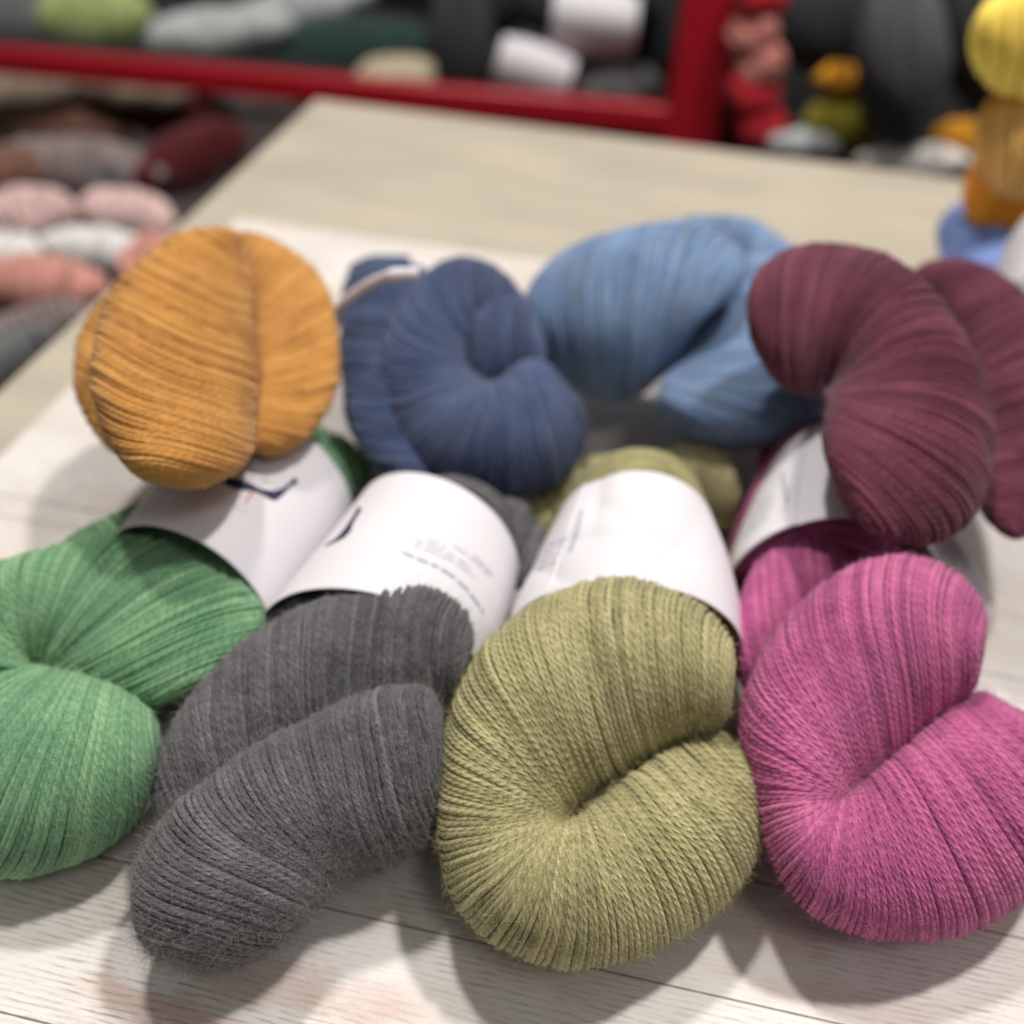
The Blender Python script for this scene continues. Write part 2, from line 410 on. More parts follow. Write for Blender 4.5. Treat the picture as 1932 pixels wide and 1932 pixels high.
def ribbon(bvh, name, mat, parent, polys, step=5):
    """printing on a band: each stroke is a list of (x, y, halfwidth)"""
    V = []; Fc = []
    for pl in polys:
        pl = np.array(pl, float); seg = np.linalg.norm(np.diff(pl[:, :2], axis=0), axis=1); c = np.concatenate([[0], np.cumsum(seg)])
        n = max(2, int(c[-1] / step) + 1); t = np.linspace(0, c[-1], n)
        x, y, w_ = (np.interp(t, c, pl[:, k]) for k in range(3))
        dx, dy = np.gradient(x), np.gradient(y); l = np.hypot(dx, dy) + 1e-9
        prev = None
        for k in range(n):
            nx, ny = -dy[k] / l[k], dx[k] / l[k]
            row = [cast(bvh, x[k] + nx * w_[k] * q, y[k] + ny * w_[k] * q) for q in (-1, 0, 1)]
            if any(v is None for v in row): prev = None; continue
            b = len(V); V += row
            if prev is not None: Fc += [(prev, prev + 1, b + 1, b), (prev + 1, prev + 2, b + 2, b + 1)]
            prev = b
    if not Fc: return None
    me = bpy.data.meshes.new(name); me.from_pydata([tuple(v) for v in V], [], Fc); me.materials.append(mat)
    o = bpy.data.objects.new(name, me); COL.objects.link(o)
    o.parent = parent
    o.matrix_parent_inverse = Matrix.Identity(4)
    return o

def text_line(x0, y0, x1, y1, hw, g, bend=0):
    """a row of word-like blurred dashes"""
    out = []; L_ = math.hypot(x1 - x0, y1 - y0); t = 0
    nx, ny = -(y1 - y0) / L_, (x1 - x0) / L_
    while t < L_:
        wl = g.uniform(9, 24)
        e = min(L_, t + wl)
        q = []
        for s in np.linspace(t, e, 4):
            f = s / L_; b = bend * 4 * f * (1 - f)
            q.append((x0 + (x1 - x0) * f + nx * b, y0 + (y1 - y0) * f + ny * b, hw * g.uniform(.7, 1.1)))
        out.append(q); t = e + g.uniform(3, 5)
    return out

def arc_ellipse(cx, cy, rx, ry, ang=0, n=13, lean=0):
    """stations of a plump round ball: loops of yarn side by side"""
    s = []
    ca, sa = math.cos(ang), math.sin(ang)
    for u in np.linspace(-.985, .985, n):
        h = ry * math.sqrt(1 - u * u); x = rx * u
        ax, ay = x + lean, h; bx, by = x - lean, -h
        s.append((cx + ax * ca - ay * sa, cy + ax * sa + ay * ca, cx + bx * ca - by * sa, cy + bx * sa + by * ca))
    return s

# ================================================================== setting
def board_mat():
    s = NT('printed_plank_board')
    geo = s.n('ShaderNodeNewGeometry').outputs['Position']
    sep = s.n('ShaderNodeSeparateXYZ'); s.l(geo, sep.inputs[0])
    warm = s.ramp(s.noise(s.mapping(geo, (5, 10, 1)), 1.6, 4, .6), .42, .68)
    col = s.mix(warm, srgb(224, 219, 214), srgb(206, 195, 186))
    pink = s.ramp(s.noise(s.mapping(geo, (9, 22, 1)), 1.5, 4, .65, .4), .57, .73)
    col = s.mix(s.math('MULTIPLY', pink, .55), col, srgb(203, 160, 140))
    # fine printed wood grain along the planks
    wob = s.noise(s.mapping(geo, (14, 60, 1)), 1.0, 3)
    yy = s.math('ADD', s.math('MULTIPLY', sep.outputs[1], 1650), s.math('MULTIPLY', wob, 9))
    ln_ = s.math('POWER', s.math('ABSOLUTE', s.math('SINE', yy)), 3)
    brk = s.ramp(s.noise(s.mapping(geo, (110, 1500, 1)), 1.0, 3, .7), .44, .60)
    patch = s.ramp(s.noise(s.mapping(geo, (12, 24, 1)), 1.0, 2), .30, .60)
    gr = s.math('MULTIPLY', s.math('MULTIPLY', ln_, brk), patch)
    col = s.mix(s.math('MULTIPLY', gr, .75), col, srgb(128, 116, 108))
    sp = s.ramp(s.noise(geo, 900, 2, .7), .60, .78)
    col = s.mix(s.math('MULTIPLY', sp, .25), col, srgb(120, 108, 100))
    for x, y, rx_, ry_, am in ((300, 1895, .026, .006, .5), (520, 1858, .036, .010, .38), (720, 1880, .03, .008, .22), (1640, 1905, .05, .008, .25), (330, 980, .05, .02, .15)):
        c0 = at(x, y, z=0)[0]
        dx = s.math('DIVIDE', s.math('SUBTRACT', sep.outputs[0], float(c0[0])), rx_); dy = s.math('DIVIDE', s.math('SUBTRACT', sep.outputs[1], float(c0[1])), ry_)
        dd = s.math('SQRT', s.math('ADD', s.math('MULTIPLY', dx, dx), s.math('MULTIPLY', dy, dy)))
        dd = s.math('ADD', dd, s.math('MULTIPLY', s.math('SUBTRACT', s.noise(s.mapping(geo, (60, 150, 1)), 1.0, 4, .7), .5), 2.2))
        st_ = s.ramp(dd, .35, 1.15, (1, 1, 1, 1), (0, 0, 0, 1))
        col = s.mix(s.math('MULTIPLY', st_, am), col, srgb(192, 150, 132))
    # seams
    for x, y in ((0, 1909), (500, 1687), (1700, 1722), (1848, 1268), (0, 972), (0, 1240), (700, 560)):
        y0 = float(at(x, y, z=0)[0][1])
        d = s.math('ABSOLUTE', s.math('SUBTRACT', sep.outputs[1], y0))
        m_ = s.math('LESS_THAN', s.math('ADD', d, s.math('MULTIPLY', s.noise(geo, 150, 2), .0004)), .00052)
        col = s.mix(s.math('MULTIPLY', m_, .8), col, srgb(70, 60, 58))
    s.l(col, s.b.inputs['Base Color'])
    s.b.inputs['Roughness'].default_value = .5; s.b.inputs['Specular IOR Level'].default_value = .35
    bp = s.n('ShaderNodeBump'); bp.inputs['Strength'].default_value = .2; bp.inputs['Distance'].default_value = .0002
    s.l(gr, bp.inputs['Height']); s.l(bp.outputs[0], s.b.inputs['Normal'])
    return s.m

def table_mat():
    s = NT('beige_laminate')
    geo = s.n('ShaderNodeNewGeometry').outputs['Position']
    a = s.noise(s.mapping(geo, (4, 14, 4)), 1.5, 4, .6)
    col = s.mix(s.ramp(a, .35, .7), srgb(172, 163, 146), srgb(188, 178, 160))
    col = s.mix(s.math('MULTIPLY', s.ramp(s.noise(geo, 9, 3), .45, .7), .3), col, srgb(152, 146, 133))
    s.l(col, s.b.inputs['Base Color']); s.b.inputs['Roughness'].default_value = .6
    return s.m

ZT = -.004
pc = at(595, 185, z=ZT)[0]; mb = (at(503, 415, z=0)[0][1] + at(1032, 494, z=0)[0][1]) / 2
ml = (at(138, 727, z=0)[0][0] + at(10, 845, z=0)[0][0]) / 2
tx0, ty1 = float(pc[0]), float(pc[1])
TX1, TY0 = tx0 + 2.3, -.35
print('table', tx0, ty1, 'board', ml, mb)
tb = empty('display_table', ((tx0 + TX1) / 2, (TY0 + ty1) / 2, -.74), 'beige laminate display table under the white plank board', 'table')
TM = table_mat()
box_obj('tabletop', (tx0, TX1, TY0, ty1, ZT - .028, ZT), TM, tb, .003)
LEGM = flat_mat('dark_metal', srgb(60, 58, 58), .5)
for lx in (tx0 + .05, TX1 - .09):
    for ly in (TY0 + .05, ty1 - .09):
        box_obj('leg', (lx, lx + .04, ly, ly + .04, -.74, ZT - .0285), LEGM, tb, .002)
BOARD = board_mat()
bd = box_obj('plank_board', (float(ml), float(ml) + 1.35, -.22, float(mb), ZT + .0005, 0), BOARD, None, .0006)
bd['label'] = 'thin white board printed with weathered planks, lying under the yarn hanks'; bd['category'] = 'board'

FLOOR = flat_mat('floor_vinyl', srgb(112, 104, 100), .6, .15, 6)
fo = mesh_obj('floor', [(-5, -3, -.74), (6, -3, -.74), (6, 6, -.74), (-5, 6, -.74)], [(0, 1, 2, 3)], FLOOR, smooth=False); fo['kind'] = 'structure'
WALL = flat_mat('dark_wall', srgb(34, 36, 38), .8, .3, 4)
wo = box_obj('back_wall', (-5, 6, 3.6, 3.7, -.739, 2.2), WALL, None, .004); wo['kind'] = 'structure'

# ================================================================== the front row
G_FRONT = 'banded wool hanks lying in the front row'
def hank(x, y, label, group, z=0.0):
    p = at(x, y, z=z)[0]
    return empty('yarn_hank', tuple(map(float, p)), label, 'yarn hank', group)

# ---- olive
h = hank(1130, 1560, 'olive green hank with a white paper band, curled end at the front centre', G_FRONT)
lobe('yarn_lobe', OLIVE, h, [
    (1374, 1340, 1386, 1250), (1352, 1370, 1368, 1190), (1290, 1392, 1290, 1120), (1210, 1432, 1170, 1086), (1140, 1478, 1060, 1110),
    (1092, 1512, 960, 1165), (1070, 1530, 885, 1255), (1058, 1540, 842, 1370), (1052, 1548, 828, 1480), (1050, 1553, 830, 1590), (1054, 1556, 858, 1700),
    (1066, 1554, 935, 1780), (1090, 1545, 1060, 1820), (1125, 1520, 1190, 1800), (1180, 1478, 1310, 1735), (1250, 1428, 1395, 1655),
    (1315, 1392, 1438, 1560), (1368, 1384, 1446, 1480), (1398, 1400, 1430, 1425)],
    zc=[.054, .051, .046, .040, .035, .031, .028, .028, .031, .034], tk=.84, r=.00094, seed=11, bow=0.006, lean=.002, seg=130)
FOL = fibre_mat('olive_fibre', srgb(190, 182, 128))
fibres(h, FOL, 15000, .0024, .000028, 5)
lobe('yarn_lobe', OLIVE, h, [(985, 1180, 1400, 1215), (1000, 1130, 1392, 1150), (1030, 1060, 1370, 1090), (1048, 1000, 1345, 1030), (1062, 960, 1330, 985), (1080, 930, 1310, 950), (1120, 920, 1270, 930)],
     zc=.034, tabs=[.022, .030, .032, .032, .030, .026, .012], seed=12, r=.00102, axis=1.0, seg=80)
lobe('yarn_lobe', OLIVE, h, [(1262, 900, 1255, 850), (1300, 960, 1290, 833), (1340, 990, 1335, 838), (1372, 1000, 1375, 865), (1388, 980, 1396, 920)],
     zc=.022, tk=.8, seed=13, r=.00102, seg=80)
lobe('yarn_lobe', OLIVE, h, [(1130, 905, 1100, 870), (1180, 900, 1165, 852), (1230, 890, 1225, 848), (1260, 880, 1268, 855)],
     zc=.026, tk=1.0, seed=14, r=.00102, seg=60)
lobe('yarn_lobe', OLIVE, h, [(1030, 1050, 990, 985), (1055, 1010, 1010, 930), (1090, 970, 1045, 892), (1130, 930, 1090, 868), (1160, 910, 1140, 860)], zc=.018, tk=.8, seed=15, r=.0012, seg=60)
bo, bv = band(h, [(950, 1225, 1398, 1262, .036, .036), (975, 1160, 1392, 1190, .036, .038), (1010, 1085, 1372, 1115, .036, .0385), (1043, 1020, 1345, 1050, .036, .038)], dent=.0045, seed=5, p=.93, seam=2.2)
g = np.random.default_rng(4)
ribbon(bv, 'printed_text', PALEINK, bo, [[(1098, 963, 3), (1090, 1000, 3), (1076, 1042, 3)]])
ribbon(bv, 'printed_text', GREYINK, bo, sum([text_line(1012 + k * 9, 1075 - k * 16, 1052 + k * 6, 1058 - k * 14, 2.6, g) for k in range(4)], []))
FUZZ.clear()

# ---- magenta
h = hank(1650, 1490, 'magenta pink hank with a white paper band, right end of the front row', G_FRONT)
lobe('yarn_lobe', MAGENTA, h, [
    (1838, 1296, 1860, 1200), (1815, 1322, 1850, 1130), (1765, 1370, 1785, 1068), (1712, 1418, 1690, 1046), (1660, 1455, 1590, 1078),
    (1622, 1480, 1490, 1160), (1602, 1492, 1425, 1260), (1592, 1498, 1396, 1360), (1586, 1500, 1400, 1450), (1584, 1503, 1420, 1535),
    (1586, 1505, 1455, 1630), (1596, 1503, 1515, 1710), (1618, 1492, 1610, 1752), (1655, 1465, 1730, 1760), (1705, 1422, 1835, 1738),
    (1760, 1372, 1940, 1670), (1815, 1326, 2010, 1560), (1858, 1312, 2010, 1450), (1900, 1330, 1975, 1380)],
    zc=[.056, .053, .048, .042, .037, .033, .030, .030, .034, .038], tk=.84, r=.00094, seed=21, bow=0.006, lean=.002, seg=130)
fibres(h, fibre_mat('magenta_fibre', srgb(206, 130, 170)), 13000, .0024, .000027, 6)
lobe('yarn_lobe', MAGENTA, h, [
    (1700, 1090, 1660, 985), (1650, 1150, 1600, 985), (1600, 1200, 1530, 995), (1540, 1260, 1465, 1030), (1480, 1300, 1415, 1080), (1430, 1320, 1390, 1150), (1405, 1300, 1385, 1220)],
    zc=[.042, .038, .034], tk=.8, r=.00102, seed=22, bow=0.005, lean=-.004)
lobe('yarn_lobe', MAGENTA, h, [(1380, 1100, 1700, 1130), (1375, 1040, 1690, 1070), (1400, 960, 1670, 980), (1440, 890, 1650, 900), (1470, 850, 1620, 850), (1500, 830, 1580, 830)],
     zc=.032, tabs=[.026, .030, .030, .026, .018, .010], seed=23, r=.00102, axis=1.0, seg=80)
lobe('yarn_lobe', MAGENTA, h, [(1430, 880, 1440, 830), (1470, 890, 1480, 815), (1520, 890, 1530, 805), (1560, 880, 1560, 830)], zc=.02, tk=.8, seed=24, r=.00102, seg=60)
bo, bv = band(h, [(1372, 1105, 1760, 1120, .034, .036), (1378, 1060, 1740, 1085, .034, .0365), (1405, 985, 1710, 1010, .034, .037), (1440, 920, 1680, 940, .034, .037)], p=.97, seam=2.05)
ribbon(bv, 'printed_text', PALEINK, bo, [[(1477, 893, 3), (1485, 950, 3)]])
ribbon(bv, 'printed_text', GREYINK, bo, sum([text_line(1405 + k * 8, 1012 - k * 20, 1450 + k * 3, 975 - k * 12, 2.6, g) for k in range(4)], []))
FUZZ.clear()

# ---- grey
h = hank(560, 1600, 'charcoal grey fuzzy hank with a white paper band, between the green and olive hanks', G_FRONT)
lobe('yarn_lobe', GREY, h, [
    (830, 1470, 834, 1350), (822, 1550, 806, 1300), (775, 1605, 735, 1296), (712, 1632, 650, 1318), (662, 1650, 560, 1358), (630, 1668, 460, 1418),
    (608, 1692, 385, 1474), (584, 1730, 312, 1532), (546, 1770, 268, 1600), (496, 1800, 250, 1662), (444, 1818, 250, 1718), (392, 1826, 266, 1766), (346, 1820, 292, 1798)],
    zc=[.038, .037, .034, .032, .029, .025, .020, .016], tk=.84, r=.00094, seed=31, bow=0.008, lean=.004, wander=.45, seg=130)
FG = fibre_mat('grey_fibre', srgb(142, 138, 137))
fibres(h, FG, 15000, .0034, .000028, 7)
lobe('yarn_lobe', GREY, h, [
    (862, 1295, 893, 1215), (835, 1330, 880, 1150), (770, 1375, 815, 1104), (680, 1420, 722, 1094), (590, 1465, 610, 1122), (510, 1510, 505, 1180),
    (440, 1545, 410, 1250), (385, 1565, 340, 1340), (350, 1580, 304, 1440), (335, 1580, 298, 1510), (330, 1570, 310, 1550)],
    zc=[.046, .043, .038, .032, .027, .022], tk=.84, r=.00094, seed=32, sp0=.92, bow=0.006, lean=.003, wander=.45)
fibres(h, FG, 9000, .0030, .000027, 8)
lobe('yarn_lobe', GREY, h, [(500, 1190, 900, 1260), (560, 1130, 930, 1200), (620, 1060, 950, 1150), (690, 990, 970, 1090), (760, 950, 975, 1040), (810, 940, 960, 1000)],
     zc=.031, tabs=[.026, .029, .030, .030, .026, .014], seed=33, r=.00102, axis=1.0, seg=80)
lobe('yarn_lobe', GREY, h, [(860, 975, 880, 922), (890, 1010, 930, 925), (920, 1060, 985, 945), (945, 1095, 1018, 985), (965, 1110, 1030, 1040), (975, 1110, 1020, 1085)], zc=.032, tk=.85, seed=34, r=.00102, seg=70)
bo, bv = band(h, [(488, 1212, 905, 1290, .033, .034), (545, 1145, 930, 1225, .033, .0355), (615, 1062, 958, 1152, .033, .036), (672, 988, 978, 1085, .033, .0355)], p=.97)
LW = lambda cx_, cy_: ((500 + cx_ * .5176) * .6389, (1300 + cy_ * .5176) * .6389)
def cl(pts): return [LW(a, b) + (c,) for a, b, c in pts]
ribbon(bv, 'printed_logo', INK, bo, [cl([(895, 605, 1), (950, 575, 2.5), (990, 548, 5), (1020, 515, 6), (1045, 465, 3.5), (1070, 425, 3.2), (1092, 390, 4.5)])])
L1 = [((1130 + x_ * .207) * .6389, (1500 + y_ * .207) * .6389) for x_, y_ in ((290, 640), (600, 770), (800, 850), (1000, 980), (1190, 1160), (1330, 1340), (1430, 1500))]
def along(pts, hw, g, inkgap=4):
    pts = np.array(pts); c = np.concatenate([[0], np.cumsum(np.linalg.norm(np.diff(pts, axis=0), axis=1))]); out = []; t = 0
    while t < c[-1] - 3:
        e = min(c[-1], t + g.uniform(14, 34)); s = np.linspace(t, e, 6)
        out.append([(np.interp(v, c, pts[:, 0]), np.interp(v, c, pts[:, 1]), hw * g.uniform(.8, 1.15)) for v in s]); t = e + g.uniform(4, 7)
    return out
ribbon(bv, 'printed_text', PALEINK, bo, along(L1, 2.6, g))
pl = []
for k, (x0, x1) in enumerate(((450, 1300), (470, 1250), (640, 900), (1020, 1500), (1300, 1560))):
    pl += along([((1130 + x_ * .207) * .6389, (1500 + (520 - k * 75 + (x_ - 450) * .42 + max(0, x_ - 900) ** 2 * .0006) * .207) * .6389) for x_ in np.linspace(x0, x1, 8)], 2.0, g)
ribbon(bv, 'printed_text', GREYINK, bo, pl)
FUZZ.clear()

# ---- green
h = hank(120, 1500, 'sage green hank with a white paper band, cut off by the left photo edge', G_FRONT)
lobe('yarn_lobe', GREEN, h, [
    (330, 1322, 410, 1290), (262, 1334, 476, 1218), (195, 1316, 500, 1160), (142, 1296, 470, 1108), (108, 1280, 405, 1076), (92, 1270, 335, 1038), (82, 1264, 262, 1014), (75, 1260, 180, 1004),
    (68, 1258, 90, 1030), (60, 1256, -10, 1065), (54, 1252, -90, 1130), (50, 1252, -150, 1200), (50, 1262, -180, 1260)],
    zc=[.036, .040, .044, .044, .042], tk=.62, r=.00094, seed=41, bow=0.005, lean=-.004, wander=.42)
lobe('yarn_lobe', GREEN, h, [
    (52, 1256, -190, 1280), (84, 1264, -190, 1400), (120, 1272, -160, 1530), (160, 1282, -70, 1620), (198, 1292, 30, 1644), (230, 1304, 120, 1628), (258, 1318, 205, 1592), (280, 1336, 268, 1530), (292, 1356, 294, 1450), (296, 1372, 298, 1410)],
    zc=[.036, .032, .028, .028, .030], tk=.76, r=.00094, seed=42, bow=0.007, lean=.006, wander=.42)
fibres(h, fibre_mat('green_fibre', srgb(165, 200, 155)), 9000, .0022, .000026, 9)
lobe('yarn_lobe', GREEN, h, [
    (120, 1060, 132, 1010), (190, 1090, 180, 985), (260, 1120, 235, 955), (320, 1140, 290, 938), (370, 1160, 345, 945), (420, 1180, 400, 985), (455, 1190, 448, 1040), (482, 1190, 482, 1100), (496, 1175, 500, 1145)],
    zc=[.038, .042, .043, .041, .038], tk=.62, r=.00102, seed=43, bow=0.004, lean=-.003)
lobe('yarn_lobe', GREEN, h, [(330, 1070, 520, 1150), (380, 960, 600, 1060), (450, 900, 655, 980), (500, 880, 660, 930), (540, 870, 650, 900)],
     zc=.031, tabs=[.024, .030, .030, .024, .012], seed=44, r=.00102, axis=1.0, seg=80)
lobe('yarn_lobe', GREEN, h, [(540, 860, 545, 812), (590, 880, 600, 803), (640, 905, 650, 825), (675, 920, 690, 860), (690, 915, 703, 885)], zc=.024, tk=.85, seed=45, r=.0014, seg=60)
bo, bv = band(h, [(205, 1085, 512, 1188, .033, .034), (262, 1015, 560, 1120, .033, .036), (330, 935, 620, 1035, .033, .0365), (385, 875, 665, 965, .033, .036)], p=.97)
K2 = lambda a, b: ((600 + a * .1812) * .6389, (1330 + b * .1812) * .6389)
def c2(pts): return [K2(a, b) + (c,) for a, b, c in pts]
ribbon(bv, 'printed_logo', INK, bo, [c2([(150, 350, 3), (250, 370, 6), (320, 430, 7), (400, 510, 8), (470, 540, 9), (600, 570, 9.5), (700, 590, 8.5), (800, 620, 6), (880, 660, 4),
    (980, 690, 5), (1080, 720, 8), (1150, 745, 9.5), (1210, 715, 8), (1290, 670, 5), (1370, 600, 3.2), (1440, 540, 3.6), (1490, 505, 6.5), (1520, 490, 5)])], step=3)
ribbon(bv, 'printed_logo', REDINK, bo, [c2([(800, 690, 3.2), (760, 740, 2.4), (710, 820, 2), (670, 890, 1)])])
ribbon(bv, 'printed_text', GREYINK, bo, along([K2(600, 420), K2(800, 450), K2(1000, 510), K2(1150, 580)], 1.5, g) + along([K2(620, 330), K2(850, 370), K2(1080, 450)], 1.5, g) + along([K2(470, 850), K2(560, 960), K2(720, 1010)], 1.6, g))
FUZZ.clear()

# ================================================================== the back row
G_BACK = 'wool hanks standing in the back row'
h = hank(400, 800, 'mustard yellow hank at the left end of the back row', G_BACK)
lobe('yarn_lobe', MUSTARD, h, [
    (458, 462, 448, 436), (466, 490, 408, 434), (474, 540, 340, 448), (480, 612, 272, 492), (484, 682, 224, 548), (484, 750, 196, 606),
    (480, 812, 184, 670), (466, 862, 186, 745), (438, 896, 202, 815), (388, 916, 236, 872), (335, 920, 272, 902)],
    zc=[.100, .100, .100, .099, .097, .094, .090, .086], tk=.9, r=.00102, seed=51, bow=0.005, lean=.003, wander=.5)
lobe('yarn_lobe', MUSTARD, h, [
    (420, 540, 430, 440), (425, 570, 480, 438), (430, 600, 542, 462), (430, 640, 592, 506), (430, 670, 628, 570), (430, 705, 642, 645), (430, 740, 636, 725), (430, 775, 608, 792), (430, 805, 565, 840), (440, 830, 512, 862)],
    zc=[.080, .078, .076, .074], tk=.62, r=.00102, seed=52, bow=0.005)
lobe('yarn_lobe', MUSTARD, h, [
    (330, 600, 250, 530), (330, 650, 195, 570), (330, 700, 150, 635), (330, 750, 142, 700), (330, 800, 155, 765), (320, 850, 180, 815), (310, 880, 210, 850)],
    zc=[.078, .076, .072, .068], tk=.7, r=.00102, seed=53, bow=0.004)
fibres(h, fibre_mat('mustard_fibre', srgb(205, 150, 78)), 2000, .003, .00004, 9)

h = hank(900, 800, 'navy blue hank with a narrow white band strip, second from left in the back row', G_BACK)
lobe('yarn_lobe', NAVY, h, [
    (1010, 706, 1000, 625), (990, 716, 984, 555), (955, 712, 930, 502), (928, 694, 868, 486), (912, 697, 805, 510), (906, 700, 752, 570), (902, 704, 722, 640), (902, 708, 716, 710),
    (904, 712, 728, 790), (910, 716, 765, 865), (922, 718, 850, 925), (942, 712, 950, 946), (966, 690, 1040, 925), (998, 676, 1090, 875), (1032, 686, 1107, 815), (1056, 716, 1098, 762)],
    zc=[.062, .062, .061, .059, .056, .054, .053, .054], tk=.8, r=.00102, seed=61, bow=0.007, wander=.5)
lobe('yarn_lobe', NAVY, h, [
    (800, 505, 660, 500), (810, 560, 645, 560), (815, 620, 640, 625), (820, 690, 642, 700), (825, 760, 650, 770), (830, 830, 668, 830), (835, 885, 710, 880), (840, 900, 780, 905)],
    zc=[.066, .060, .052, .044, .038], tk=.8, r=.00102, seed=62, bow=0.005)
lobe('yarn_lobe', NAVY, h, [(760, 560, 650, 545), (775, 525, 660, 510), (780, 500, 675, 492), (770, 486, 700, 485)], zc=[.058, .05], tk=.8, r=.00102, seed=63, seg=70)
fibres(h, fibre_mat('navy_fibre', srgb(110, 120, 150)), 2500, .003, .00004, 9)
# thin edge of its paper band
def strip(parent, pts, zz, wid, name='paper_band'):
    pts = catmull(np.array(pts, float), 30); zz = np.interp(np.linspace(0, 1, 30), np.linspace(0, 1, len(zz)), zz)
    A, k = at(pts[:, 0], pts[:, 1], z=zz)
    d = np.gradient(A, axis=0); d /= np.linalg.norm(d, axis=1)[:, None]
    n_ = EYE - A; n_ /= np.linalg.norm(n_, axis=1)[:, None]; s_ = np.cross(d, n_)
    V = np.concatenate([A - s_ * wid / 2, A + n_ * .0006, A + s_ * wid / 2])
    q = []
    for i in range(29):
        q += [(i, i + 1, 31 + i, 30 + i), (30 + i, 31 + i, 61 + i, 60 + i)]
    o = mesh_obj(name, V, np.array(q), PAPER, parent)
    m_ = o.modifiers.new('t', 'SOLIDIFY'); m_.thickness = .0004
    return o
lobe('yarn_lobe', NAVY, h, [(890, 740, 900, 590), (930, 760, 935, 560), (975, 760, 980, 560), (1005, 740, 1008, 590), (1025, 720, 1025, 640)], zc=[.062, .062], tk=.6, r=.00102, seed=64, seg=60)
strip(h, [(630, 610), (650, 572), (690, 540), (735, 520), (790, 517)], [.075, .086, .096, .104, .106], .0055)
FUZZ.clear()

h = hank(1250, 760, 'light blue hank lying sideways between the navy and burgundy hanks', G_BACK)
lobe('yarn_lobe', BLUE, h, [
    (1000, 640, 985, 580), (1020, 690, 1005, 530), (1060, 728, 1050, 482), (1110, 750, 1110, 450), (1160, 757, 1180, 434), (1205, 745, 1250, 424), (1238, 718, 1320, 424),
    (1256, 700, 1375, 450), (1266, 676, 1405, 490), (1280, 640, 1395, 540), (1300, 600, 1370, 570)],
    zc=[.050, .052, .055, .060, .064, .066, .066, .064], tk=.8, r=.00102, seed=71, bow=-0.009, wander=.8, lean=.003)
lobe('yarn_lobe', BLUE, h, [
    (1330, 520, 1440, 470), (1300, 580, 1530, 520), (1276, 650, 1590, 600), (1262, 694, 1612, 680), (1256, 712, 1610, 755), (1248, 722, 1550, 815), (1240, 740, 1440, 846), (1236, 752, 1350, 845), (1236, 760, 1285, 818), (1240, 762, 1258, 796)],
    zc=[.056, .052, .048, .042, .036, .030], tk=.8, r=.00102, seed=73, bow=0.007, wander=.6)
lobe('yarn_lobe', BLUE, h, [
    (1235, 480, 1235, 435), (1290, 500, 1300, 412), (1360, 520, 1385, 408), (1430, 560, 1455, 435), (1490, 590, 1510, 480), (1530, 620, 1540, 540)],
    zc=[.058, .056, .05], tk=.8, r=.00102, seed=72, bow=0.004)
fibres(h, fibre_mat('blue_fibre', srgb(150, 170, 200)), 2500, .003, .00004, 9)

h = hank(1700, 1000, 'burgundy hank leaning on the magenta one at the right end of the back row', G_BACK)
lobe('yarn_lobe', BURG, h, [
    (1432, 668, 1407, 610), (1462, 715, 1416, 540), (1498, 740, 1452, 492), (1530, 747, 1520, 463), (1552, 742, 1605, 462), (1560, 735, 1690, 495), (1563, 732, 1765, 565),
    (1564, 736, 1820, 640), (1564, 744, 1852, 725), (1562, 756, 1868, 815), (1560, 775, 1866, 900), (1556, 805, 1838, 968), (1556, 845, 1785, 1010), (1570, 900, 1725, 1024), (1592, 950, 1680, 1018), (1615, 980, 1645, 1000)],
    zc=[.100, .100, .100, .098, .092, .086, .080, .078], tk=.72, r=.00102, seed=81, bow=-0.01, lean=0.01)
lobe('yarn_lobe', BURG, h, [
    (1690, 560, 1740, 494), (1740, 610, 1840, 500), (1780, 680, 1930, 555), (1800, 760, 2000, 650), (1810, 830, 2035, 760), (1820, 890, 2030, 880), (1840, 940, 1990, 970), (1860, 975, 1930, 1012), (1875, 990, 1895, 1008)],
    zc=[.080, .074, .068, .062, .058], tk=.75, r=.00102, seed=82, lean=0.004, bow=-0.006)
fibres(h, fibre_mat('burgundy_fibre', srgb(160, 110, 130)), 5000, .0026, .00003, 9)
# its own loose paper band, standing on the board below
_a = at(1805, 975, z=.034)[0]; _b = at(1906, 1140, z=.034)[0]; _d = (_b - _a)[:2]; _L = float(np.hypot(*_d)); _an = math.atan2(_d[1], _d[0])
fb = box_obj('paper_band', (-.02, _L, -.060, 0, .001, .034), PAPER, h, .009, 5)
fb.matrix_parent_inverse = Matrix.Translation(-h.location) @ Matrix.Translation((_a[0], _a[1], 0)) @ Matrix.Rotation(_an, 4, 'Z')
for p_ in fb.data.polygons: p_.use_smooth = True
fb['label'] = 'white paper band folded flat under the hank'
FUZZ.clear()

# ================================================================== beyond the board
def plain_yarn(name, c, k=.72):
    d = tuple(v * k * .8 for v in c[:3]) + (1,); l = tuple(min(1, v * 1.35) for v in c[:3]) + (1,)
    return yarn_mat(name, d, c, l, .3, ply=.4)

def far_ball(cx, cy, rx, ry, mat, label, cat='yarn ball', group=None, z=None, Y=None, ang=0, tk=.95, name='yarn_ball', zmin=-2, r=.0013, seed=5, n=13, lean=0):
    p = at(cx, cy + ry * .9, z=z, Y=Y)[0]
    hh = empty(name, tuple(map(float, p)), label, cat, group)
    lobe('yarn_winding', mat, hh, arc_ellipse(cx, cy, rx, ry, ang, n, lean), zc=z if z is not None else 0, Y=Y, tk=tk, r=r, seg=60, ns=6, layers=1, seed=seed, zmin=zmin, pitch=.005)
    FUZZ.clear(); return hh

